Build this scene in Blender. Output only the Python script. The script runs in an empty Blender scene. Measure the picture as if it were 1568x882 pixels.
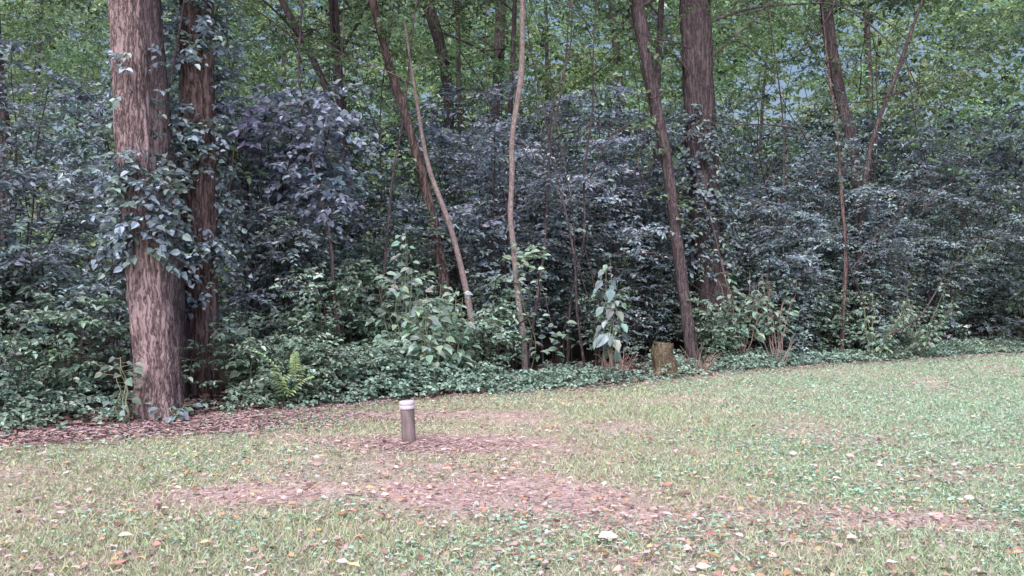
import bpy, math, numpy as np
from mathutils import Vector
rng = np.random.default_rng(11)
TAB = rng.random((256, 256))
sc = bpy.context.scene

# ------------------------------------------------------------ helpers
def vn(x, y):
    x = np.asarray(x, float); y = np.asarray(y, float)
    xi = np.floor(x).astype(int); yi = np.floor(y).astype(int)
    fx = x - xi; fy = y - yi
    fx = fx*fx*(3-2*fx); fy = fy*fy*(3-2*fy)
    a = TAB[xi & 255, yi & 255]; b = TAB[(xi+1) & 255, yi & 255]
    c = TAB[xi & 255, (yi+1) & 255]; d = TAB[(xi+1) & 255, (yi+1) & 255]
    return (a*(1-fx)+b*fx)*(1-fy)+(c*(1-fx)+d*fx)*fy
def fbm(x, y, o=4):
    s = 0; a = .5; t = 0
    for i in range(o):
        s = s + a*vn(x*2**i+17*i, y*2**i+31*i); t += a; a *= .5
    return s/t
def nrm(v):
    return v/np.maximum(np.linalg.norm(v, axis=-1, keepdims=True), 1e-9)
def U(a, b, n=None): return rng.uniform(a, b, n)

EX = np.array([-40, -8, -5, -3.3, -2.7, -1.5, .1, 1.4, 2.95, 6.3, 9, 14, 40.])
EY = np.array([3., 6.3, 7.2, 7.9, 8.7, 9.5, 10.6, 11.5, 13.2, 15.2, 16.6, 18.5, 26.])
def edge(x): return np.interp(x, EX, EY)
def gz(x, y):
    x = np.asarray(x, float); y = np.asarray(y, float)
    return (fbm(x*.35+40, y*.35+9, 3)-.5)*.10 + np.clip((y-edge(x))*.02, 0, .5)

class MB:
    def __init__(s): s.v = []; s.f = []; s.c = []; s.m = []; s.n = 0; s.sm = []
    def add(s, v, f, c, mat=0, smooth=False):
        v = np.asarray(v, np.float32).reshape(-1, 3); f = np.asarray(f, np.int64).reshape(-1, 4)
        c = np.broadcast_to(np.asarray(c, np.float32), v.shape)
        s.v.append(v); s.f.append(f+s.n); s.c.append(c)
        s.m.append(np.full(len(f), mat, np.int32)); s.sm.append(np.full(len(f), smooth, bool)); s.n += len(v)
    def build(s, name, mats, parent=None):
        v = np.concatenate(s.v); f = np.concatenate(s.f); c = np.concatenate(s.c)
        m = np.concatenate(s.m); sm = np.concatenate(s.sm)
        me = bpy.data.meshes.new(name)
        me.vertices.add(len(v)); me.vertices.foreach_set('co', v.ravel())
        me.loops.add(len(f)*4); me.loops.foreach_set('vertex_index', f.ravel().astype(np.int32))
        me.polygons.add(len(f)); me.polygons.foreach_set('loop_start', np.arange(len(f), dtype=np.int32)*4)
        for mt in mats: me.materials.append(mt)
        me.polygons.foreach_set('material_index', m)
        me.polygons.foreach_set('use_smooth', sm)
        me.update(calc_edges=True)
        ca = me.color_attributes.new('tint', 'FLOAT_COLOR', 'POINT')
        ca.data.foreach_set('color', np.concatenate([c, np.ones((len(c), 1), np.float32)], 1).ravel())
        ob = bpy.data.objects.new(name, me); sc.collection.objects.link(ob)
        if parent: ob.parent = parent
        return ob

def tube(mb, pts, rad, nseg=8, step=None, rough=0., furrow=0., col=(.2, .15, .15), mat=0, flare=0.):
    pts = np.asarray(pts, float); rad = np.asarray(rad, float)
    d = np.r_[0, np.cumsum(np.linalg.norm(np.diff(pts, axis=0), axis=1))]
    if step is None: step = max(d[-1]/(len(pts)*3), .03)
    n = max(int(d[-1]/step), 3)+1
    t = np.linspace(0, d[-1], n)
    tan = np.gradient(pts, d, axis=0)
    k = np.clip(np.searchsorted(d, t, side='right')-1, 0, len(d)-2)
    h = (d[k+1]-d[k]); u = ((t-d[k])/h)[:, None]; h = h[:, None]
    P = (2*u**3-3*u**2+1)*pts[k]+(u**3-2*u**2+u)*h*tan[k]+(-2*u**3+3*u**2)*pts[k+1]+(u**3-u**2)*h*tan[k+1]
    R = np.interp(t, d, rad)
    if flare: R = R*(1+flare*np.exp(-t/.22))
    T = nrm(np.gradient(P, axis=0))
    ref = np.array([0, 1., 0]) if abs(T[0, 1]) < .8 else np.array([1., 0, 0])
    A = nrm(np.cross(T, ref)); B = nrm(np.cross(A, T))
    th = np.linspace(0, 2*np.pi, nseg, endpoint=False)+np.pi/2
    so = U(0, 200)
    rr = np.repeat(R[:, None], nseg, 1)
    if rough: rr = rr*(1+rough*(vn(np.cos(th)[None]*1.5+so+t[:, None]*2.3, np.sin(th)[None]*1.5+so+t[:, None]*1.1)-.5)*2)
    if furrow:
        ua = np.minimum(th-np.pi/2, 2*np.pi-(th-np.pi/2))[None]*R.mean()/.022
        w = vn(ua*.5+so, t[:, None]/.15)*1.6
        rg = 1-np.abs(2*vn(ua+w+so, t[:, None]/.38+so)-1)
        rg2 = vn(ua*2.3+so, t[:, None]/.07)
        rr = rr + furrow*(rg-.8)+furrow*.4*(rg2-.5)
        if flare:
            rr = rr*(1+flare*.5*np.exp(-t[:, None]/.25)*np.sin(th[None]*4+so))
    V = P[:, None]+A[:, None]*np.cos(th)[None, :, None]*rr[..., None]+B[:, None]*np.sin(th)[None, :, None]*rr[..., None]
    i = np.arange(n-1)[:, None]; j = np.arange(nseg)[None]
    a = i*nseg+j; b = i*nseg+(j+1) % nseg
    F = np.stack([a, b, b+nseg, a+nseg], -1).reshape(-1, 4)
    mb.add(V.reshape(-1, 3), F, col, mat, True)
    return P, R

def jitter(base, n, v=.3, h=.08):
    base = np.asarray(base, float)
    k = np.clip(1+v*rng.standard_normal((n, 1)), .25, 2.4)
    return np.clip(base*k*(1+h*rng.standard_normal((n, 3))), .004, .85)

def leaves(mb, P, D, N, L, W, col, mat=0, hexa=True, fold=.18, droop=.15):
    n = len(P); D = nrm(D); S = nrm(np.cross(D, N)); N = np.cross(S, D)
    L = np.broadcast_to(np.asarray(L, float), (n,))[:, None]; W = np.broadcast_to(np.asarray(W, float), (n,))[:, None]
    if hexa:
        V = np.stack([P, P+D*.28*L+S*.44*W+N*fold*W, P+D*.66*L+S*.36*W+N*fold*W*.6, P+D*L-N*droop*L,
                      P+D*.66*L-S*.36*W+N*fold*W*.6, P+D*.28*L-S*.44*W+N*fold*W], 1)
        b = np.arange(n)[:, None]*6
        F = np.stack([b+np.array([[0, 1, 2, 3]]), b+np.array([[0, 3, 4, 5]])], 1).reshape(-1, 4); k = 6
    else:
        V = np.stack([P, P+D*.45*L+S*.5*W+N*fold*W, P+D*L-N*droop*L, P+D*.4*L-S*.5*W+N*fold*W], 1)
        b = np.arange(n)[:, None]*4; F = b+np.array([[0, 1, 2, 3]]); k = 4
    mb.add(V.reshape(-1, 3), F, np.repeat(col, k, 0), mat)

def sprays(mb, S0, T, l, k, L, asp, base, hexa=True, twig=True, v=.28, up=.9, lm=0, tm=1):
    n = len(S0); T = nrm(T); l = np.broadcast_to(np.asarray(l, float), (n,))
    t = (np.arange(k)[None]+U(.2, .9, (n, k)))/k
    dr = .30*l[:, None]*t**2
    P = S0[:, None]+T[:, None]*(l[:, None]*t)[..., None]; P[..., 2] -= dr
    side = nrm(np.cross(T, np.array([0, 0, 1.])+.01))
    sg = np.where(np.arange(k) % 2 == 0, 1., -1.)[None, :, None]
    D = T[:, None]*.55+side[:, None]*sg*.8+.35*rng.standard_normal((n, k, 3)); D[..., 2] -= .25
    N = np.array([0, 0, up])+.42*rng.standard_normal((n, k, 3)); N[..., 1] -= .35
    LL = L*U(.55, 1.25, (n, k))
    c = jitter(base, n*k, v) if np.ndim(base) == 1 else np.clip(np.repeat(base, k, 0)*np.clip(1+v*rng.standard_normal((n*k, 1)), .3, 2.3), .004, .8)
    leaves(mb, P.reshape(-1, 3), D.reshape(-1, 3), N.reshape(-1, 3), LL.ravel(), LL.ravel()*asp, c, lm, hexa)
    if twig:
        E = S0+T*l[:, None]; E[:, 2] -= .30*l
        M = (S0+E)/2; M[:, 2] += .07*l
        w = np.array([0, 0, .0035]); w2 = w*.5
        for a, b in ((S0, M), (M, E)):
            V = np.stack([a-w, a+w, b+w2, b-w2], 1)
            F = np.arange(n)[:, None]*4+np.array([[0, 1, 2, 3]])
            mb.add(V.reshape(-1, 3), F, (.14, .11, .10), tm)

def rdir(n, zlo=-.2, zhi=.5):
    a = U(0, 2*np.pi, n); z = U(zlo, zhi, n)
    return nrm(np.stack([np.cos(a), np.sin(a), z], 1))

def clumps(mb, C, R, nt, k, L, asp, base, **kw):
    n = len(C); R = np.broadcast_to(np.asarray(R, float), (n,))
    off = rng.standard_normal((n, nt, 3))*np.array([.45, .45, .28])*R[:, None, None]
    S0 = (C[:, None]+off*.8).reshape(-1, 3)
    T = nrm(off+.4*R[:, None, None]*rng.standard_normal((n, nt, 3))*np.array([1, 1, .4])).reshape(-1, 3)
    T[:, 2] *= .5
    l = (R[:, None]*U(.3, .8, (n, nt))).ravel()
    cb = jitter(base, n, .25, .06) if np.ndim(base) == 1 else base
    sprays(mb, S0, T, l, k, L, asp, np.repeat(cb, nt, 0), **kw)

LOWG = np.array([.23, .33, .26])
def shrub(mb, x, y, h, sp, ns, nt, k, L, asp, base, t0=.2, lean=(0, 0), tl=(.25, .6), hexa=True, stemcol=(.085, .07, .07), sr=.011, mixg=.6):
    z = float(gz(x, y))
    for s in range(ns):
        a = U(0, 2*np.pi); R = sp*U(.25, 1); H = h*U(.45, 1.02)
        t = np.linspace(0, 1, 7)
        P = np.stack([x+U(-.15, .15)+(np.cos(a)*R+lean[0])*t**1.2+.06*rng.standard_normal(7)*t,
                      y+U(-.15, .15)+(np.sin(a)*R+lean[1])*t**1.2+.06*rng.standard_normal(7)*t, z-.03+H*np.sin(t*1.85)], 1)
        tube(mb, P, np.linspace(sr, .003, 7)*U(.6, 1.4), 5, step=.2, col=stemcol, mat=1)
        tt = U(t0, 1, nt)
        S0 = np.stack([np.interp(tt, t, P[:, i]) for i in range(3)], 1)
        T = rdir(nt, -.1, .6); T[:, :2] += .5*np.array([np.cos(a), np.sin(a)])
        g = np.clip((1-S0[:, 2]/h)*1.0+.3*rng.standard_normal(nt)-.1, 0, 1)[:, None]*mixg  # light painted by height: sky-lit tint on top, shaded green lower
        c = (base*(1-g)+LOWG*g)*np.clip(1+.26*rng.standard_normal((nt, 1)), .4, 1.8)*(1+.05*rng.standard_normal((nt, 3)))*U(.75, 1.25)
        sprays(mb, S0, T, U(tl[0], tl[1], nt), k, L, asp, c, hexa=hexa)

# ------------------------------------------------------------ materials
def newmat(name):
    m = bpy.data.materials.new(name); m.use_nodes = True; nt = m.node_tree
    for n in list(nt.nodes): nt.nodes.remove(n)
    o = nt.nodes.new('ShaderNodeOutputMaterial'); return m, nt, o
def leafmat(name, rough=.42, trans=.3, tcol=(1.5, 1.6, .6), gloss=.05):
    m, nt, o = newmat(name); N = nt.nodes.new; L = nt.links.new
    a = N('ShaderNodeAttribute'); a.attribute_name = 'tint'
    d = N('ShaderNodeBsdfDiffuse'); L(a.outputs['Color'], d.inputs['Color']); cur = d
    if trans:
        t = N('ShaderNodeBsdfTranslucent'); m2 = N('ShaderNodeVectorMath'); m2.operation = 'MULTIPLY'
        m2.inputs[1].default_value = tcol; L(a.outputs['Color'], m2.inputs[0]); L(m2.outputs[0], t.inputs['Color'])
        mx = N('ShaderNodeMixShader'); mx.inputs[0].default_value = trans
        L(cur.outputs[0], mx.inputs[1]); L(t.outputs[0], mx.inputs[2]); cur = mx
    if gloss:
        g = N('ShaderNodeBsdfGlossy'); g.inputs['Roughness'].default_value = rough
        mx = N('ShaderNodeMixShader'); mx.inputs[0].default_value = gloss
        L(cur.outputs[0], mx.inputs[1]); L(g.outputs[0], mx.inputs[2]); cur = mx
    L(cur.outputs[0], o.inputs['Surface'])
    return m
def barkmat(name, c1, c2, scale=22, zs=.16, bump=.8):
    m, nt, o = newmat(name); N = nt.nodes.new; L = nt.links.new
    tc = N('ShaderNodeTexCoord')
    w0 = N('ShaderNodeTexNoise'); w0.inputs['Scale'].default_value = 9; w0.inputs['Detail'].default_value = 3; L(tc.outputs['Object'], w0.inputs['Vector'])
    wa = N('ShaderNodeVectorMath'); wa.operation = 'MULTIPLY_ADD'; wa.inputs[1].default_value = (.07, .07, .25); L(w0.outputs['Color'], wa.inputs[0]); L(tc.outputs['Object'], wa.inputs[2])
    mp = N('ShaderNodeMapping'); mp.inputs['Scale'].default_value = (1, 1, zs); L(wa.outputs[0], mp.inputs['Vector'])
    r1 = N('ShaderNodeTexNoise'); r1.inputs['Scale'].default_value = scale; r1.inputs['Detail'].default_value = 6; r1.inputs['Roughness'].default_value = .6
    L(mp.outputs[0], r1.inputs['Vector'])
    s1 = N('ShaderNodeMath'); s1.operation = 'SUBTRACT'; s1.inputs[1].default_value = .5; L(r1.outputs['Fac'], s1.inputs[0])
    ab = N('ShaderNodeMath'); ab.operation = 'ABSOLUTE'; L(s1.outputs[0], ab.inputs[0])
    fn = N('ShaderNodeTexNoise'); fn.inputs['Scale'].default_value = scale*4; fn.inputs['Detail'].default_value = 5; fn.inputs['Roughness'].default_value = .7
    mp2 = N('ShaderNodeMapping'); mp2.inputs['Scale'].default_value = (1, 1, .35); L(tc.outputs['Object'], mp2.inputs['Vector']); L(mp2.outputs[0], fn.inputs['Vector'])
    ad = N('ShaderNodeMath'); ad.operation = 'MULTIPLY_ADD'; ad.inputs[1].default_value = .12; L(fn.outputs['Fac'], ad.inputs[0]); L(ab.outputs[0], ad.inputs[2])
    cr = N('ShaderNodeValToRGB'); cr.color_ramp.elements[0].position = .055; cr.color_ramp.elements[1].position = .15
    cr.color_ramp.elements[0].color = (*c1, 1); cr.color_ramp.elements[1].color = (*c2, 1)  # dark ramp end paints shade into the bark crevices
    L(ad.outputs[0], cr.inputs[0])
    n2 = N('ShaderNodeTexNoise'); n2.inputs['Scale'].default_value = 2.2; n2.inputs['Detail'].default_value = 4; L(tc.outputs['Object'], n2.inputs['Vector'])
    mr = N('ShaderNodeMapRange'); mr.inputs['To Min'].default_value = .55; mr.inputs['To Max'].default_value = 1.45; L(n2.outputs['Fac'], mr.inputs['Value'])
    sc_ = N('ShaderNodeVectorMath'); sc_.operation = 'SCALE'; L(cr.outputs[0], sc_.inputs[0]); L(mr.outputs[0], sc_.inputs['Scale'])
    p = N('ShaderNodeBsdfDiffuse')
    L(sc_.outputs[0], p.inputs['Color'])
    b = N('ShaderNodeBump'); b.inputs['Strength'].default_value = bump; b.inputs['Distance'].default_value = .06
    L(ad.outputs[0], b.inputs['Height']); L(b.outputs[0], p.inputs['Normal']); L(p.outputs[0], o.inputs['Surface'])
    return m
LEAF = leafmat('leaf_understory', .42, .2, (1.1, 1.25, .85), .06)
LEAFG = leafmat('leaf_canopy', .45, .38, (1.15, 1.25, .7), 0)
GRASS = leafmat('grass_blade', .55, .15, (1.1, 1.2, .8), 0)
LITTER = leafmat('dry_leaf', .6, 0, (1.1, 1., .8), .02)
TWIG = leafmat('twig', .8, 0.0, (1, 1, 1), 0)
BARK = barkmat('bark_furrowed', (.07, .048, .055), (.42, .315, .345), 22, .10)
BARKR = barkmat('bark_shaggy', (.06, .04, .043), (.31, .22, .23), 18, .08, 1.)
BARKD = barkmat('bark_dark', (.055, .042, .05), (.19, .15, .17), 22, .1)
BARKP = barkmat('bark_pale', (.20, .15, .155), (.44, .35, .37), 40, .4, .4)

# ------------------------------------------------------------ ground
def bare(x, y):
    g = lambda cx, cy, sx, sy: np.exp(-((x-cx)/sx)**2-((y-cy)/sy)**2)
    b = .75*g(-.65, 6.9, .8, .45)+.50*g(.6, 5.7, 1.8, 1.2)+.38*g(-.6, 5.1, 1.7, .5)+.50*g(1.5, 4.8, 1.5, .5)+.3*g(1.4, 7.2, 1.6, .7)
    b = b+(fbm(x*1.1+5, y*1.5+60, 5)-.5)*2.1+.14
    b = b-.3*g(3.6, 8., 1.8, 4)-.4*g(0, 3.3, 5, .5)-.25*g(-2.5, 6, 1, 1)-.2*np.clip((x-3)/3, 0, 1)
    return np.clip(b, 0, .92)
def mulch(x, y): return np.clip(1.2-((x+3.3)/1.5)**2-((y-7.7-.35*(x+3.3))/.7)**2, 0, 1)
def axis(lo, hi, fl, fh, st):
    a = np.arange(fl, fh, st)
    l = fl-np.geomspace(st, fl-lo, 30)[::-1]; h = a[-1]+np.geomspace(st, hi-a[-1], 30)
    return np.r_[l, a, h]
gx = axis(-400, 400, -8, 12, .06); gy = axis(-300, 600, 2.5, 18, .06)
X, Y = np.meshgrid(gx, gy); nx, ny = len(gx), len(gy)
Z = gz(X, Y)+(fbm(X*5, Y*5, 3)-.5)*.02
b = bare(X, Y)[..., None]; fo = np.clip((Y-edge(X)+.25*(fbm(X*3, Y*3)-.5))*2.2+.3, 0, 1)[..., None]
patch = fbm(X*.9+80, Y*.9, 3)[..., None]
gcol = np.array([.36, .41, .29])*(1-patch)+np.array([.46, .43, .35])*patch
tan = np.array([.66, .48, .49])*(.75+.5*fbm(X*6, Y*6)[..., None])
col = gcol*(1-b)+tan*b
mul = mulch(X, Y)[..., None]
col = col*(1-mul)+np.array([.34, .24, .255])*mul
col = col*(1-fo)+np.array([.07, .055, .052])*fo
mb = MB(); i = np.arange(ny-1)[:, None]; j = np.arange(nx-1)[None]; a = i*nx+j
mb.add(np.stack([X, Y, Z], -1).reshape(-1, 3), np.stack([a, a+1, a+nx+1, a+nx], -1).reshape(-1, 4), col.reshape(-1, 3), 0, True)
m, nt, o = newmat('soil_and_thatch'); N = nt.nodes.new; Lk = nt.links.new
at = N('ShaderNodeAttribute'); at.attribute_name = 'tint'; tc = N('ShaderNodeTexCoord')
n1 = N('ShaderNodeTexNoise'); n1.inputs['Scale'].default_value = 45; n1.inputs['Detail'].default_value = 6; n1.inputs['Roughness'].default_value = .75
Lk(tc.outputs['Object'], n1.inputs['Vector'])
mr = N('ShaderNodeMapRange'); mr.inputs['From Min'].default_value = .3; mr.inputs['From Max'].default_value = .7
mr.inputs['To Min'].default_value = .5; mr.inputs['To Max'].default_value = 1.35; Lk(n1.outputs['Fac'], mr.inputs['Value'])
sv = N('ShaderNodeVectorMath'); sv.operation = 'SCALE'; Lk(at.outputs['Color'], sv.inputs[0]); Lk(mr.outputs[0], sv.inputs['Scale'])
p = N('ShaderNodeBsdfDiffuse')
Lk(sv.outputs[0], p.inputs['Color']); bp = N('ShaderNodeBump'); bp.inputs['Strength'].default_value = .6; bp.inputs['Distance'].default_value = .02
Lk(n1.outputs['Fac'], bp.inputs['Height']); Lk(bp.outputs[0], p.inputs['Normal']); Lk(p.outputs[0], o.inputs['Surface'])
mb.build('ground', [m])

def lawnpts(n, y0=3.0, y1=17, keep=None):
    y = y0*(y1/y0)**rng.random(n); x = U(-.66, .66, n)*y+U(-.5, .5, n)
    ok = y < edge(x)+.05+.3*(fbm(x*3, y*3)-.5)
    if keep is not None: ok &= rng.random(n) < keep(x, y)
    return x[ok], y[ok]
# grass
mb = MB()
x, y = lawnpts(420000, keep=lambda x, y: np.clip(1.0-1.2*bare(x, y), .06, 1)*np.clip(1.1-1.5*mulch(x, y), 0, 1)*np.clip(.45+1.1*fbm(x*4+7, y*4, 2), .3, 1))
n = len(x); z = gz(x, y)-.004
h = U(.012, .036, n)*(.6+.9*fbm(x*1.5, y*1.5, 2))*np.where(y < 4.6, 1.35, 1); w = U(.0018, .0036, n)*(.7+y/9)
a = U(0, 2*np.pi, n); la = U(0, 2*np.pi, n); ln = h*U(.3, 1.6, n)
P = np.stack([x, y, z], 1); S = np.stack([np.cos(a), np.sin(a), 0*a], 1)*w[:, None]
E = P+np.stack([np.cos(la)*ln, np.sin(la)*ln, h], 1)
pf = fbm(x*.9+80, y*.9, 3)[:, None]; rt = np.clip((x-1.)/3, 0, 1)[:, None]
gc = np.array([.45, .58, .36])*(1-pf)+np.array([.56, .61, .44])*pf; gc = gc*(1-rt)+np.array([.46, .64, .50])*rt
gc = gc*np.clip(1+.25*rng.standard_normal((n, 1)), .4, 1.4)
dry = rng.random(n) < .16+.14*(1-rt[:, 0]); gc[dry] = np.array([.70, .57, .56])*U(.6, 1.15, (dry.sum(), 1))
V = np.stack([P-S, P+S, E+S*.25, E-S*.25], 1)
mb.add(V.reshape(-1, 3), np.arange(n*4).reshape(-1, 4), np.repeat(gc, 4, 0), 0)
x, y = lawnpts(56000, keep=lambda x, y: np.clip(fbm(x*1.1+9, y*1.1+4, 3)*3-1.25+.6*np.clip((x-1)/2, 0, 1)-bare(x, y)*.6, 0, 1))
n = len(x); P = np.stack([x, y, gz(x, y)+U(.008, .035, n)], 1); Ls = U(.012, .03, n)*(.8+y/16)
leaves(mb, P, rdir(n, -.1, .3), np.array([0, 0, 1.])+.3*rng.standard_normal((n, 3)), Ls, Ls*.85, jitter((.42, .59, .50), n, .2), 0)
mb.build('grass', [GRASS])

# fallen leaves + straw
mb = MB()
pal = np.array([[.66, .46, .46], [.72, .42, .28], [.74, .58, .38], [.80, .74, .74], [.34, .21, .20], [.68, .50, .52], [.55, .30, .27], [.78, .67, .68], [.74, .55, .57]])
x, y = lawnpts(20000, keep=lambda x, y: np.clip(.40+.6*bare(x, y), 0, 1)); n = len(x)
P = np.stack([x, y, gz(x, y)+U(.012, .036, n)], 1); Ls = U(.016, .05, n)*np.where(rng.random(n) < .08, 1.5, 1)
c = pal[rng.integers(0, len(pal), n)]*U(.6, 1.1, (n, 1))
leaves(mb, P, rdir(n, -.15, .2), np.array([0, 0, 1.])+.35*rng.standard_normal((n, 3)), Ls, Ls*U(.35, .8, n), c, 0, True, .3, -.12)
for (lx, ly, s, cc) in ((.40, 4.32, .10, (.85, .76, .78)), (.43, 4.30, .06, (.8, .7, .7)), (1.55, 4.3, .06, (.8, .6, .55)), (-1.85, 4.35, .07, (.62, .6, .45)), (-.84, 5.3, .06, (.75, .46, .22)), (-.75, 5.25, .04, (.8, .5, .25))):
    leaves(mb, np.array([[lx, ly, float(gz(lx, ly))+.035]]), np.array([[1, .15, .1]]), np.array([[0, -.35, 1.]]), s, s*.6, np.array([cc]), 0, True, .2, .1)
def straw(x, y, hl, hw, c):
    n = len(x); a = U(0, 2*np.pi, n); P = np.stack([x, y, gz(x, y)+U(.004, .03, n)], 1)
    D = np.stack([np.cos(a), np.sin(a), U(-.2, .2, n)], 1)*hl[:, None]; S = np.stack([-np.sin(a), np.cos(a), U(-.5, .5, n)], 1)*hw[:, None]
    B = np.cross(D, [0, 0, 1.])*.12
    V = np.stack([P-D-S, P-D+S, P+B+S, P+B-S], 1); V2 = np.stack([P+B-S, P+B+S, P+D+S*.4, P+D-S*.4], 1)
    for v in (V, V2): mb.add(v.reshape(-1, 3), np.arange(n*4).reshape(-1, 4), np.repeat(c, 4, 0), 0)
x, y = lawnpts(70000, keep=lambda x, y: np.clip(.15+.85*bare(x, y), 0, 1)); n = len(x)
straw(x, y, U(.008, .03, n), U(.0012, .003, n)*(.7+y/9), np.array([.76, .57, .58])*U(.4, 1.15, (n, 1))*(1+.06*rng.standard_normal((n, 3))))
n = 2600; r = np.abs(rng.standard_normal(n))*.38; a = U(0, 6.283, n)
straw(-.72+r*np.cos(a)*1.5, 6.93+r*np.sin(a), U(.015, .06, n), U(.002, .0045, n), np.array([.66, .48, .50])*U(.35, 1.3, (n, 1))*np.ones((n, 3)))
mb.build('fallen_leaves', [LITTER])
mb = MB()
n = 16000; x = U(-6, 9, n); y = edge(x)+rng.standard_normal(n)*.28-.05
k = (x < -1.2) | (rng.random(n) < .4); x = x[k]; y = y[k]
q = rng.standard_normal(9000)*1.1
x = np.r_[x, -3.3+q]; y = np.r_[y, 7.75+q*.35+rng.standard_normal(9000)*.35]
n = len(x); straw(x, y, U(.012, .05, n), U(.003, .009, n), np.array([.46, .32, .345])*U(.3, 1.5, (n, 1))*(1+.08*rng.standard_normal((n, 3))))
n = 14000; x = U(-8, 12, n); y = edge(x)+np.abs(rng.standard_normal(n))*1.5
P = np.stack([x, y, gz(x, y)+U(.005, .04, n)], 1); Ls = U(.04, .1, n)
leaves(mb, P, rdir(n, -.15, .2), np.array([0, 0, 1.])+.35*rng.standard_normal((n, 3)), Ls, Ls*.6, jitter((.22, .16, .155), n, .35), 0, True, .3, -.12)
mb.build('bark_mulch', [LITTER])

# ------------------------------------------------------------ capped pipe
pipe = bpy.data.objects.new('capped_drain_pipe', None); sc.collection.objects.link(pipe)
pz = float(gz(-.77, 6.95)); pipe.location = (-.77, 6.95, pz); pipe.rotation_euler = (math.radians(1.), math.radians(-3), 0)
def lathe(name, prof, mat, n=40):
    mb = MB(); prof = np.array(prof); th = np.linspace(0, 2*np.pi, n, endpoint=False)
    V = np.stack([prof[:, None, 0]*np.cos(th), prof[:, None, 0]*np.sin(th), np.repeat(prof[:, 1:2], n, 1)], -1)
    i = np.arange(len(prof)-1)[:, None]; j = np.arange(n)[None]; a = i*n+j; b = i*n+(j+1) % n
    mb.add(V.reshape(-1, 3), np.stack([a, b, b+n, a+n], -1).reshape(-1, 4), (.5, .5, .5), 0, True)
    ob = mb.build(name, [mat], pipe)
    md = ob.modifiers.new('e', 'EDGE_SPLIT'); md.split_angle = math.radians(35); return ob
def pvc(name, c1, c2, sc1, foot_tint):
    m, nt, o = newmat(name); N = nt.nodes.new; L = nt.links.new
    tc = N('ShaderNodeTexCoord'); mp = N('ShaderNodeMapping'); mp.inputs['Scale'].default_value = (1, 1, .3); L(tc.outputs['Object'], mp.inputs[0])
    no = N('ShaderNodeTexNoise'); no.inputs['Scale'].default_value = sc1; no.inputs['Detail'].default_value = 7; L(mp.outputs[0], no.inputs['Vector'])
    cr = N('ShaderNodeValToRGB'); cr.color_ramp.elements[0].position = .35; cr.color_ramp.elements[1].position = .66
    cr.color_ramp.elements[0].color = (*c1, 1); cr.color_ramp.elements[1].color = (*c2, 1); L(no.outputs['Fac'], cr.inputs[0])
    sx = N('ShaderNodeSeparateXYZ'); L(tc.outputs['Object'], sx.inputs[0])
    mr = N('ShaderNodeMapRange'); mr.inputs['From Min'].default_value = 0; mr.inputs['From Max'].default_value = .1; mr.inputs['To Min'].default_value = foot_tint; mr.inputs['To Max'].default_value = 0  # mixes in brown towards the pipe bottom
    L(sx.outputs['Z'], mr.inputs['Value'])
    mx = N('ShaderNodeMixRGB'); mx.inputs[2].default_value = (.12, .09, .08, 1); L(mr.outputs[0], mx.inputs[0]); L(cr.outputs[0], mx.inputs[1])
    p = N('ShaderNodeBsdfPrincipled'); p.inputs['Roughness'].default_value = .6; L(mx.outputs[0], p.inputs['Base Color'])
    b = N('ShaderNodeBump'); b.inputs['Strength'].default_value = .25; b.inputs['Distance'].default_value = .004; L(no.outputs['Fac'], b.inputs['Height']); L(b.outputs[0], p.inputs['Normal'])
    L(p.outputs[0], o.inputs['Surface']); return m
lathe('pipe_body', [(.052, -.06), (.052, .10), (.0525, .20), (.052, .285)], pvc('weathered_pipe', (.18, .14, .155), (.33, .27, .29), 22, .6))
lathe('pipe_cap', [(.0525, .276), (.0575, .276), (.0585, .280), (.0585, .296), (.0565, .299), (.0565, .303), (.0585, .306), (.0585, .322), (.056, .330), (.045, .334), (.02, .336), (.0001, .336)],
      pvc('pale_plastic', (.62, .58, .68), (.8, .76, .86), 15, 0))

# ------------------------------------------------------------ trees
def tree(name, pts, rad, bark, nseg=10, furrow=0, flare=0, rough=.06, step=None, L=.07, base=(.07, .11, .06), autolimb=0, limbz=3.5, hexa=True, cR=.8, cn=14):
    mb = MB(); P, R = tube(mb, pts, rad, nseg, step=step, rough=rough, furrow=furrow, flare=flare, mat=1)
    ends = []
    for s in range(autolimb):
        hi = np.where(P[:, 2] > limbz)[0]
        if len(hi) == 0: break
        i = hi[int(U(0, len(hi)*.98))]; a = U(0, 6.283); l = U(1., 2.6); r = R[i]*.4
        t = np.linspace(0, 1, 6)
        Q = P[i]+np.stack([np.cos(a)*l*t+.08*rng.standard_normal(6)*t, np.sin(a)*l*t+.08*rng.standard_normal(6)*t, l*U(.3, .8)*t**.8], 1)
        tube(mb, Q, np.linspace(r, .006, 6), 6, rough=.05, mat=1)
        for q in (Q[3], Q[4], Q[5]): ends.append(q+.15*rng.standard_normal(3))
        t2 = Q[3]+np.linspace(0, 1, 4)[:, None]*(rdir(1, -.1, .5)*l*.5); tube(mb, t2, np.linspace(r*.5, .004, 4), 5, mat=1); ends.append(t2[-1])
    ends.append(P[-1])
    C = np.array(ends); clumps(mb, C, cR*U(.6, 1.1, len(C)), cn, 9, L, .55, np.array(base), hexa=hexa, lm=0, tm=2)
    return mb, name, bark
def done(t, lm=None):
    mb, name, bark = t; return mb.build(name, [lm or LEAFG, bark, TWIG])

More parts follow.
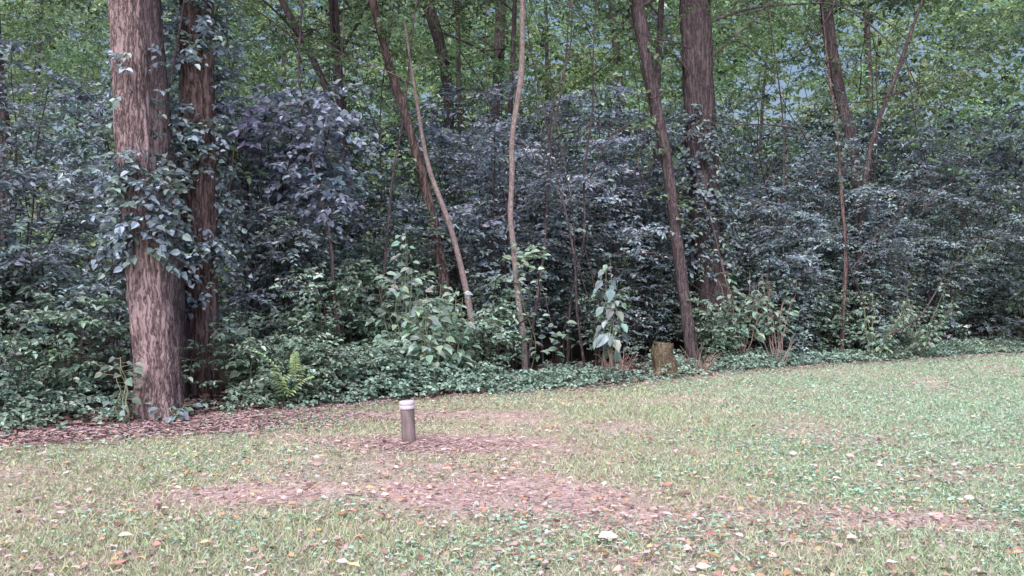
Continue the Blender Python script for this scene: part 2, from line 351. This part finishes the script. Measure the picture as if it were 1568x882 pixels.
BLUE = np.array([.27, .335, .445]); BLUE2 = np.array([.37, .425, .60]); GREEN = np.array([.20, .285, .20]); TEAL = np.array([.27, .385, .335])  # BLUE tones hold the lavender skylight in the leaf colour
def trunkvine(mb, pts, r, z0, z1, n, k, L, base, fr=1.0, thr=.42):
    pts = np.asarray(pts); z = U(z0, z1, n); a = U(0, 2*np.pi, n)
    c = np.stack([np.interp(z, pts[:, 2], pts[:, i]) for i in range(3)], 1)
    keep = fbm(z*1.6+r*50, a*.8, 2) > thr; c = c[keep]; a = a[keep]; n = len(a)
    d = np.stack([np.cos(a), np.sin(a), U(-.5, .3, n)], 1)
    cc = base*np.clip(1+.22*rng.standard_normal((n, 1)), .4, 1.6); g = (rng.random((n, 1)) < .4)*.6; cc = cc*(1-g)+LOWG*g
    sprays(mb, c+d*r, d+.3*rng.standard_normal((n, 3)), U(.1, .4, n)*fr, k, L, .78, cc, lm=0, tm=2)

A = [(-3.17, 8.35, -.05), (-3.20, 8.35, .5), (-3.31, 8.36, 1.5), (-3.42, 8.38, 2.6), (-3.49, 8.4, 3.8), (-3.7, 8.5, 6.5), (-3.9, 8.6, 9.5)]
t = tree('oak_tree', A, [.20, .19, .172, .16, .15, .12, .06], BARK, 90, furrow=.03, flare=.25, step=.03, autolimb=7, limbz=5.5, L=.12, hexa=False, base=GREEN)
trunkvine(t[0], A, .17, 1.5, 2.35, 200, 7, .08, BLUE*1.05, .8, .36); trunkvine(t[0], A, .17, 2.4, 3.4, 50, 6, .07, BLUE, .6); trunkvine(t[0], A, .17, .0, .5, 30, 5, .06, TEAL); done(t, LEAF)
B = [(-3.50, 9.6, 0), (-3.53, 9.6, 1), (-3.62, 9.6, 2.4), (-3.76, 9.6, 4.2), (-3.95, 9.7, 8)]
t = tree('oak_tree', B, [.15, .14, .13, .12, .08], BARKD, 24, furrow=.012, step=.06, autolimb=4, limbz=5.5, L=.12, hexa=False, base=GREEN)
trunkvine(t[0], B, .13, 1.2, 4.2, 120, 6, .07, BLUE*.8, .8); done(t, LEAF)
Cc = [(-3.40, 10.1, -.05), (-3.41, 10.1, 1), (-3.42, 10.1, 2.4), (-3.44, 10.1, 4.3), (-3.6, 10.3, 10)]
t = tree('walnut_tree', Cc, [.20, .19, .185, .175, .1], BARKR, 90, furrow=.045, flare=.2, step=.03, autolimb=8, limbz=5.2, L=.1, hexa=False, base=GREEN)
trunkvine(t[0], Cc, .19, 1.5, 4.8, 680, 8, .075, BLUE*1.1, 1.25, .38); trunkvine(t[0], Cc, .19, .8, 1.6, 70, 6, .07, BLUE, .9); done(t, LEAF)
D = [(3.40, 15.2, -.05), (3.32, 15.2, .9), (3.16, 15.2, 2.7), (3.06, 15.2, 4.35), (3.0, 15.2, 5.95), (2.9, 15.3, 12)]
t = tree('walnut_tree', D, [.28, .26, .26, .25, .245, .15], BARKD, 64, furrow=.04, flare=.2, step=.05, autolimb=8, limbz=6.8, L=.12, hexa=False, base=GREEN)
trunkvine(t[0], D, .26, 1.5, 4.2, 420, 8, .08, BLUE*1., 1.3, .42); trunkvine(t[0], D, .26, .2, 1.5, 60, 8, .08, TEAL*.7, 1.3, .42); done(t, LEAF)
specs = [
 ('slender_tree', [(-.85, 12.6, 0), (-.88, 12.6, .9), (-1.07, 12.6, 2.08), (-1.29, 12.6, 2.99), (-1.64, 12.6, 4.14), (-1.9, 12.6, 5.12), (-2.5, 12.8, 7.5)], [.075, .07, .065, .062, .058, .055, .03], BARKR, 5.0),
 ('slender_tree', [(-.42, 12, 0), (-.583, 12, 1.12), (-.794, 12, 1.97), (-1.09, 12, 2.81), (-1.24, 12, 3.66), (-1.4, 12, 4.7)], [.045, .04, .036, .03, .022, .01], BARKP, 3.4),
 ('slender_tree', [(.17, 11.8, 0), (.15, 11.8, .5), (.06, 11.8, 1.2), (.03, 11.82, 1.6), (-.02, 11.8, 2.12), (.0, 11.8, 2.6), (.0, 11.8, 3.04), (.12, 11.8, 3.95), (.13, 11.8, 4.87), (.3, 12, 7.5)], [.043, .04, .036, .038, .034, .036, .034, .036, .032, .02], BARKP, 5.0),
 ('slender_tree', [(-2.35, 14, 0), (-2.4, 14, 2.2), (-2.5, 14, 3.1), (-2.6, 14, 4.07), (-2.7, 14, 5.55), (-2.9, 14, 9)], [.09, .08, .08, .075, .07, .05], BARKD, 4.6),
 ('slender_tree', [(-2.25, 13.9, 0), (-2.4, 13.9, 2.6), (-2.55, 13.9, 3.4), (-2.75, 13.9, 4.1), (-3.07, 13.9, 4.8), (-3.45, 13.9, 5.5), (-4.4, 14, 7.5)], [.06, .055, .055, .05, .05, .045, .03], BARKD, 4.6),
 ('locust_tree', [(-1.15, 18, 0), (-1.22, 18, 4.1), (-1.25, 18, 5.1), (-1.42, 18, 6.0), (-1.66, 18, 6.8), (-2.1, 18, 10)], [.12, .10, .10, .11, .11, .07], BARKD, 5.3),
 ('slender_tree', [(-1.2, 22, 0), (-1.24, 22, 5), (-1.3, 22, 8), (-1.3, 22, 11)], [.07, .06, .05, .04], BARKD, 5),
 ('locust_tree', [(2.75, 14.0, 0), (2.53, 14.0, 1.6), (2.32, 14.0, 3.18), (2.13, 14.0, 4.16), (1.88, 14.0, 5.55), (1.4, 14.2, 9)], [.10, .085, .085, .09, .11, .07], BARKD, 5.2),
 ('slender_tree', [(2.5, 16, 0), (2.48, 16, 2.5), (2.50, 16, 4.4), (2.58, 16, 6.2), (2.7, 16, 9)], [.06, .06, .055, .05, .03], BARKD, 5.5),
 ('locust_tree', [(6.4, 17.2, 0), (6.25, 17.2, 4.1), (6.07, 17.2, 4.85), (5.87, 17.2, 6.05), (5.7, 17.2, 9)], [.13, .11, .11, .11, .07], BARKD, 5.3),
 ('sapling', [(5.43, 15.3, 0), (5.46, 15.3, .78), (5.51, 15.3, 1.75), (5.44, 15.3, 2.7), (5.38, 15.3, 3.6), (5.23, 15.3, 4.76), (5.1, 15.3, 6)], [.04, .04, .034, .028, .024, .018, .01], BARKR, 3.8),
 ('slender_tree', [(5.9, 15.9, 0), (6.0, 15.9, 2.5), (6.15, 15.9, 3.6), (6.6, 15.9, 4.9), (7.2, 16, 6.5)], [.05, .045, .038, .034, .02], BARKD, 4.4),
 ('slender_tree', [(-3.05, 11.5, 0), (-3.15, 11.5, .9), (-3.27, 11.5, 1.77), (-3.3, 11.5, 3)], [.055, .05, .045, .02], BARKD, 2.5),
 ('slender_tree', [(-7.2, 13, 0), (-7.1, 13, 2.5), (-7.3, 13, 5), (-7.2, 13, 9)], [.14, .12, .11, .07], BARKD, 4.5),
 ('slender_tree', [(-.1, 16.5, 0), (-.12, 16.5, 3), (.0, 16.5, 5), (.1, 16.5, 8)], [.06, .055, .045, .03], BARKD, 5),
 ('locust_tree', [(-.45, 22, 0), (-.4, 22, 4.5), (-.3, 22, 7), (-.2, 22, 11)], [.16, .14, .13, .08], BARKD, 5.2),
]
for nm, pts, rad, bk, lz in specs:
    sm = max(rad) < .06
    t = tree(nm, pts, rad, bk, 14, rough=.10, step=.08, autolimb=3 if sm else 6, limbz=lz, L=.085, base=GREEN*1.1, cR=.55 if sm else .9, cn=9 if sm else 16)
    if nm == 'sapling': trunkvine(t[0], pts, .04, 1.6, 4.6, 110, 8, .06, BLUE, 1.5)
    elif rad[0] > .06: trunkvine(t[0], pts, rad[1], 2.2, 7, 90, 7, .075, GREEN*1.15, 1.3)
    done(t)
mb = MB()
def bough(pts, r): tube(mb, pts, np.linspace(r, r*.35, len(pts)), 6, rough=.1, mat=0)
bough([(3.1, 15.2, 5.5), (3.9, 15.5, 5.85), (4.7, 15.7, 6.0), (5.6, 15.8, 6.0), (6.2, 15.8, 5.6), (6.6, 15.8, 5.2), (7.1, 16, 4.4)], .022)
bough([(3.0, 15.2, 4.6), (2.6, 15.0, 5.0), (2.2, 15, 5.3), (1.7, 15, 5.9)], .025)
bough([(3.2, 15.1, 4.9), (3.6, 15.0, 5.2), (3.9, 14.9, 5.0), (4.2, 14.8, 4.6)], .018)
for s in range(190):
    y0 = U(11.5, 20); x0 = U(-.45, .45)*y0; z0 = U(.5, 5.5)
    d = rdir(1, -.3, 1.6)[0]; l = U(.7, 2.6); tt = np.linspace(0, 1, 6)[:, None]
    P = np.array([x0, y0, z0])+d*l*tt+np.cumsum(.05*rng.standard_normal((6, 3)), 0)
    tube(mb, P, np.linspace(U(.006, .016), .003, 6), 5, mat=0)
for s in range(42):
    x0 = U(-5, 8); y0 = edge(x0)+U(1.0, 5); tt = np.linspace(0, 1, 8)[:, None]; hh = U(3.5, 7)
    P = np.array([x0, y0, 0])+np.array([U(-1.2, 1.2), U(-.3, .3), hh])*tt+np.cumsum(.07*rng.standard_normal((8, 3)), 0)
    tube(mb, P, np.linspace(U(.012, .028), .006, 8), 6, mat=0)
mb.build('bare_branches', [BARKD])

# ------------------------------------------------------------ understorey shrubs (bush honeysuckle)
for (x, y, h, sp, c) in [
    (-1.9, 12.6, 2.3, 1.1, BLUE*.9), (-.9, 14.3, 3.9, 1.5, BLUE2), (.1, 14.2, 4.4, 1.6, BLUE2), (1.2, 14.8, 4.5, 1.5, BLUE2), (-.1, 13.1, 3.5, .9, BLUE2), (1.4, 16, 4.5, 1.5, BLUE), (.75, 13.9, 3.3, .9, BLUE*.7),  # last bush, in the opening, has shade put into its dimmed colour
    (1.6, 14.3, 3.5, .9, BLUE2), (2.9, 17.2, 4.2, 1.3, BLUE), (4.7, 15.9, 3.8, 1.2, BLUE*1.05), (5.4, 16.3, 3.9, 1.4, BLUE), (6.7, 16.6, 3.9, 1.5, BLUE), (8.0, 17.2, 3.9, 1.5, BLUE*.9), (9.4, 18.3, 4.0, 1.6, BLUE*.9),
    (4.5, 15.0, 2.6, .75, BLUE), (6.1, 15.7, 2.8, 1.0, BLUE), (-2.7, 13.4, 2.7, 1.3, BLUE*.9), (-3.6, 12.8, 3.7, 1.3, BLUE2), (-2.75, 11.0, 3.4, .8, BLUE2*.9), (-4.6, 11.8, 3.8, 1.4, BLUE), (-5.6, 10.2, 3.6, 1.4, BLUE),
    (-6.8, 9.2, 3.4, 1.4, BLUE), (-4.8, 9.2, 2.6, 1.0, BLUE), (-7.8, 11, 3.8, 1.6, BLUE), (-1.9, 15.8, 3.9, 1.5, GREEN*1.2), (-4.2, 15.5, 4.2, 1.6, GREEN*1.1), (-.2, 17, 4.3, 1.7, BLUE), (3.6, 18, 4.4, 1.7, BLUE), (4.8, 18.2, 4.4, 1.7, BLUE), (7.0, 19, 4.5, 1.7, BLUE), (10.8, 19.6, 4.5, 1.7, BLUE), (-6, 14, 4.2, 1.6, BLUE),
    (2.35, 15.3, 3.2, .8, BLUE), (-5.2, 9.6, 1.6, .9, TEAL*.8), (-1.6, 13.6, 1.9, .9, TEAL*.7)]:
    mb = MB(); front = y < edge(x)+3.8
    shrub(mb, x, y, h, sp, 13 if front else 10, 46 if front else 34, 12, .072 if front else .095, .52, c, t0=.2 if abs(x-.8) < .6 else .06, hexa=front)
    mb.build('honeysuckle_bush', [LEAF, TWIG])
mb = MB(); n = 34
C = np.stack([U(-3.2, -2.0, n), U(10.3, 11.2, n), U(1.9, 3.4, n)], 1); C = C[(C[:, 2] > 2.2+(-2.2-C[:, 0])*.2)]
clumps(mb, C, U(.3, .55, len(C)), 16, 9, .085, .8, BLUE2*.9)
tube(mb, [(-3.2, 10.3, 2.0), (-2.9, 10.5, 3.2), (-2.4, 10.7, 3.3), (-2.0, 10.9, 2.6)], [.015, .012, .01, .005], 6, mat=1)
mb.build('wild_grape_vine', [LEAF, TWIG])

# ------------------------------------------------------------ canopy masses
def mass(n, bx, by, bz, thr, sc1=.35):
    out = []
    while len(out) < n:
        p = np.array([U(*bx), U(*by), U(*bz)])
        if abs(p[0]) > .64*p[1]+2: continue
        if float(fbm(p[0]*sc1+p[1]*.21, p[2]*sc1*1.3+p[1]*.3, 3)) > thr: out.append(p)
    return np.array(out)
mb = MB(); C = mass(430, (-12, 16), (15.5, 25), (3.2, 9.5), .49)
cb = jitter(GREEN*1.2, len(C), .28, .06); bl = rng.random(len(C)) < .3; cb[bl] = jitter(BLUE*.95, bl.sum(), .25, .05)
clumps(mb, C, U(.5, 1.0, len(C)), 20, 11, .095, .5, cb, hexa=False)
C = mass(420, (-12, 18), (17, 25), (.2, 4.6), .36); clumps(mb, C, U(.7, 1.2, len(C)), 16, 10, .14, .55, BLUE*.5, hexa=False, twig=False)  # low backing leaves coloured dark, shade of the wood's interior painted in
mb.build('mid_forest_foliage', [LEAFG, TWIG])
mb = MB(); C = mass(70, (-10, 14), (13, 19), (7.2, 10.5), .40); clumps(mb, C, U(.8, 1.4, len(C)), 14, 10, .18, .6, GREEN, hexa=False, twig=False)  # leaf mass added above the view to darken the understorey
mb.build('unseen_shade_foliage', [LEAFG])
mb = MB(); yg = np.array([.42, .50, .32])  # distant leaf colour lightened in place of haze
C = mass(850, (-30, 34), (27, 42), (0, 17), .47, .22)
cb = yg*U(.3, 1.35, (len(C), 1))*(1-.25*rng.random((len(C), 1))*np.array([1, 0, -1])); clumps(mb, C, U(1.1, 2.3, len(C)), 20, 11, .20, .6, cb, hexa=False, twig=False)
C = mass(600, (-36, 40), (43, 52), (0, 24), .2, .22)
cb = np.array([.62, .68, .50])*U(.5, 1.25, (len(C), 1))*(1-.25*rng.random((len(C), 1))*np.array([1, 0, -1])); clumps(mb, C, U(1.8, 3.2, len(C)), 16, 9, .40, .7, cb, hexa=False, twig=False)  # palest leaves, brightness of sky gaps put into their colour
for s in range(16):
    y0 = U(30, 44); x0 = U(-.6, .6)*y0; r = U(.08, .2); tube(mb, [(x0, y0, 0), (x0+U(-.6, .6), y0, 8), (x0+U(-1.2, 1.2), y0, 18)], [r, r*.8, r*.4], 7, mat=1)
mb.build('distant_trees', [LEAFG, BARKD])

# ------------------------------------------------------------ ground cover & plants
mb = MB()
n = 6200; x = U(-7, 11, n); off = np.abs(rng.standard_normal(n))*.75+.02; y = edge(x)+off+.25*(fbm(x*2, x*0+3)-.5)
k = (fbm(x*1.3+3, y*1.3, 3) > .36) & ~((x < -2.9) & (y < 9.9) & (x > -3.9) & (rng.random(n) < .8)) & ~((abs(x-2.06) < .22) & (y < 12.8) & (rng.random(n) < .7)); x = x[k]; y = y[k]; off = off[k]; n = len(x)
hh = (.06+.40*fbm(x*1.1, y*1.1+50, 2)*np.clip(off*2.2, .1, 1))*np.where(x < -.2, 1.35, .75)
S0 = np.stack([x, y, gz(x, y)+hh*U(.2, 1, n)], 1)
pc = TEAL*(.6+.8*fbm(x*1.7+20, y*1.7, 2)[:, None])*(1+.25*(fbm(x*.8, y*.8+33, 2)[:, None]-.5)*np.array([1, .2, -1.]))
sprays(mb, S0, rdir(n, -.1, .6), U(.08, .28, n), 9, .048, .72, pc, v=.32)
mb.build('ground_cover', [LEAF, TWIG])
mb = MB()
for s in range(62):
    x0 = U(-5.5, 10); y0 = edge(x0)+U(.7, 2.4)
    if .3 < x0 < 1.2 or -3.9 < x0 < -2.9 or 1.8 < x0 < 2.7: continue
    shrub(mb, x0, y0, U(.6, 1.6), U(.3, .6), 6, 11, 9, .065, .6, TEAL*U(.65, 1.1), t0=.15, tl=(.12, .35), sr=.006)
for s in range(14):
    x0 = U(-2.7, -1.0); y0 = edge(x0)+U(.3, 1.2); shrub(mb, x0, y0, U(.5, .85), .45, 7, 12, 9, .055, .6, TEAL, t0=.1, tl=(.1, .3), sr=.005)
for s in range(12):
    x0 = U(-2.8, -.9); y0 = edge(x0)+U(1.6, 3.); shrub(mb, x0, y0, U(1.2, 2.), .6, 6, 14, 9, .065, .55, TEAL*U(.7, 1.05), t0=.15, tl=(.15, .4), sr=.008)
mb.build('bramble_thicket', [LEAF, TWIG])

def bigleaf(name, x, y, h, ns, L, base, asp=.62, spread=.25, nl=16, stem=(.28, .30, .22), hang=.5, z0=.2, sr=.009):
    mb = MB(); z = float(gz(x, y))
    for s in range(ns):
        a = U(0, 6.283); R = spread*U(.2, 1); H = h*U(.65, 1); t = np.linspace(0, 1, 7)
        P = np.stack([x+U(-.05, .05)+np.cos(a)*R*t, y+np.sin(a)*R*t, z+H*t], 1)+.015*rng.standard_normal((7, 3))
        tube(mb, P, np.linspace(sr, .003, 7), 6, col=stem, mat=1)
        tt = U(z0, 1, nl); S = np.stack([np.interp(tt, t, P[:, i]) for i in range(3)], 1)
        d = rdir(nl, -.1, .5); pl = U(.04, .13, nl)[:, None]; E = S+d*pl
        V = np.stack([S-[0, 0, .002], S+[0, 0, .002], E+[0, 0, .0015], E-[0, 0, .0015]], 1); mb.add(V.reshape(-1, 3), np.arange(nl*4).reshape(-1, 4), stem, 1)
        D_ = d*1.; D_[:, 2] -= hang; NN = np.array([0, -.55, .8])+.3*rng.standard_normal((nl, 3))
        LL = L*U(.55, 1.15, nl)*(1.15-.5*tt)
        leaves(mb, E, D_, NN, LL, LL*asp, jitter(base, nl, .2), 0, True, .12, .2)
    return mb.build(name, [LEAF, TWIG])
PG = np.array([.37, .50, .45])
bigleaf('pokeweed_plant', -1.25, 10.8, 1.9, 7, .17, PG, spread=.35, nl=32)
bigleaf('pokeweed_plant', -.95, 10.6, 1.25, 7, .17, PG*.9, spread=.4, nl=26)
bigleaf('pokeweed_plant', -.65, 10.9, 1.1, 6, .15, PG*.85, spread=.35, nl=24)
bigleaf('climbing_vine_plant', 1.27, 12.1, 1.65, 3, .21, np.array([.31, .41, .43]), asp=.75, spread=.12, nl=14, hang=1.3, z0=.3)
bigleaf('catalpa_seedling', -2.68, 9.4, .95, 2, .17, PG*.8, asp=.75, spread=.15, nl=8)
bigleaf('catalpa_seedling', -3.35, 8.0, .65, 3, .13, PG*.7, asp=.75, spread=.2, nl=9)
bigleaf('catalpa_seedling', -2.95, 8.15, .16, 3, .13, np.array([.25, .33, .39]), asp=.6, spread=.15, nl=7, z0=.4)
bigleaf('broadleaf_shrub', 3.55, 14.2, 1.6, 6, .16, TEAL*1.1, spread=.4, nl=22, stem=(.40, .28, .28), z0=.35)
bigleaf('broadleaf_shrub', 4.1, 14.4, 1.5, 7, .14, TEAL*1., spread=.5, nl=24, stem=(.40, .28, .28), z0=.35)
bigleaf('broadleaf_shrub', 5.9, 15.2, 1.2, 9, .11, TEAL*1.1, spread=.7, nl=22)
bigleaf('broadleaf_shrub', 6.9, 15.7, 1.3, 9, .11, TEAL*1.1, spread=.7, nl=22)
mb = MB(); n = 60; S = np.stack([.12+U(-.14, .27, n), 11.75+U(-.1, .1, n), U(1.25, 1.75, n)], 1)
dd = rdir(n, -.2, .4); leaves(mb, S, dd, np.array([0, -.5, .8])+.3*rng.standard_normal((n, 3)), U(.08, .15, n), U(.05, .085, n), jitter((.38, .50, .41), n, .2))
S = np.stack([.2+U(-.1, .5, 50), 11.75+U(-.15, .1, 50), U(.3, .9, 50)], 1); leaves(mb, S, rdir(50, -.4, .3), np.array([0, -.5, .8])+.3*rng.standard_normal((50, 3)), U(.08, .15, 50), U(.05, .08, 50), jitter((.24, .34, .3), 50, .2))
tube(mb, [(.2, 11.74, 0), (.3, 11.74, .5), (.14, 11.74, 1.0), (.12, 11.74, 1.5), (.3, 11.7, 1.7)], [.008, .007, .006, .005, .003], 5, mat=1, col=(.2, .2, .12))
mb.build('bindweed_vine', [LEAF, TWIG])
mb = MB()
for s in range(8):
    a = U(0, 6.283); t = np.linspace(0, 1, 12); l = U(.22, .42)
    P = np.stack([-2.2+U(-.1, .1)+np.cos(a)*l*t, 9.1+np.sin(a)*l*t*.6, .15+l*(1.3*t-.6*t*t)], 1); P[:, 2] += U(0, .25)
    tube(mb, P[::3], np.linspace(.005, .002, 4), 5, mat=1, col=(.3, .32, .1))
    for sg in (-1, 1):
        dv = nrm(np.stack([-np.sin(a)*sg+0*t, np.cos(a)*sg+0*t, 0*t-.1], 1)+.35*np.array([np.cos(a), np.sin(a), 0]))
        leaves(mb, P, dv, np.array([0, -.4, 1.])+.15*rng.standard_normal((12, 3)), .075*(1.1-.6*t), .028, jitter((.42, .55, .34), 12, .2))
mb.build('tree_of_heaven_seedling', [GRASS, TWIG])
def brush(name, x, y, h, n, sp, c):
    mb = MB()
    for s in range(n):
        a = U(0, 6.283); t = np.linspace(0, 1, 6)[:, None]; l = h*U(.4, 1)
        P = np.array([x+U(-.12, .12), y+U(-.1, .1), 0])+np.array([np.cos(a)*sp*U(.2, 1), np.sin(a)*sp*.5, l])*t**np.array([.8, .8, 1.])+np.cumsum(.012*rng.standard_normal((6, 3)), 0)
        P[:, 2] -= (U(0, .5)*h*t[:, 0]**3); tube(mb, P, np.linspace(U(.003, .008), .002, 6), 4, col=np.array(c)*U(.6, 1.3), mat=0)
    mb.build(name, [TWIG])
brush('dead_brush', 1.28, 11.95, .6, 60, .32, (.36, .24, .23)); brush('dead_brush', 4.0, 14.1, .9, 18, .4, (.46, .35, .36)); brush('dead_brush', 2.6, 13.0, .5, 40, .4, (.34, .25, .23)); brush('dead_brush', -1.9, 9.9, .45, 60, .5, (.25, .17, .18)); brush('dead_brush', -.5, 11.3, .9, 16, .3, (.25, .19, .18))
mb = MB(); SX, SY = 2.06, 12.55
tube(mb, [(SX, SY, -.05), (SX+.01, SY, .15), (SX-.03, SY, .3), (SX-.01, SY, .46)], [.17, .15, .145, .135], 48, step=.02, rough=.14, furrow=.03, flare=.25)
n = 40; th = np.linspace(0, 2*np.pi, n, endpoint=False)
rings = [np.stack([SX-.01+r*np.cos(th), SY+r*np.sin(th), .45+.03*(vn(np.cos(th)*3+r*30, np.sin(th)*3)-.5)+.0*th], 1) for r in (.135, .08, .04, .001)]
V = np.concatenate(rings); i = np.arange(3)[:, None]; j = np.arange(n)[None]; a = i*n+j; b2 = i*n+(j+1) % n
mb.add(V, np.stack([a, b2, b2+n, a+n], -1).reshape(-1, 4), (.3, .2, .15), 0)
mb.build('tree_stump', [barkmat('rotten_wood', (.09, .075, .055), (.30, .24, .19), 20, .5)])

# ------------------------------------------------------------ light, world, camera
el, az = math.radians(52), math.radians(195)
sd = Vector((math.sin(az)*math.cos(el), math.cos(az)*math.cos(el), math.sin(el)))
sl = bpy.data.lights.new('sun', 'SUN'); sl.energy = 3.2; sl.angle = math.radians(35); sl.color = (1, .965, .95)
so = bpy.data.objects.new('sun', sl); so.rotation_euler = sd.to_track_quat('Z', 'Y').to_euler(); sc.collection.objects.link(so)
w = bpy.data.worlds.new('World'); sc.world = w; w.use_nodes = True; nt = w.node_tree
bg = nt.nodes['Background']; sky = nt.nodes.new('ShaderNodeTexSky'); sky.sky_type = 'NISHITA'; sky.sun_disc = False
sky.sun_elevation = el; sky.sun_rotation = az; sky.air_density = 1.0; sky.dust_density = 4; sky.ozone_density = 1
nt.links.new(sky.outputs[0], bg.inputs[0]); bg.inputs[1].default_value = .15
cam = bpy.data.cameras.new('camera'); cam.lens = 32.6; cam.sensor_width = 36; cam.clip_end = 2000
co = bpy.data.objects.new('camera', cam); co.location = (0, 0, 1.2); co.rotation_euler = (math.radians(90), 0, 0); sc.collection.objects.link(co); sc.camera = co
sc.view_settings.view_transform = 'Standard'; sc.view_settings.look = 'None'; sc.view_settings.exposure = 0
print('verts', sum(len(o.data.vertices) for o in bpy.data.objects if o.type == 'MESH'))
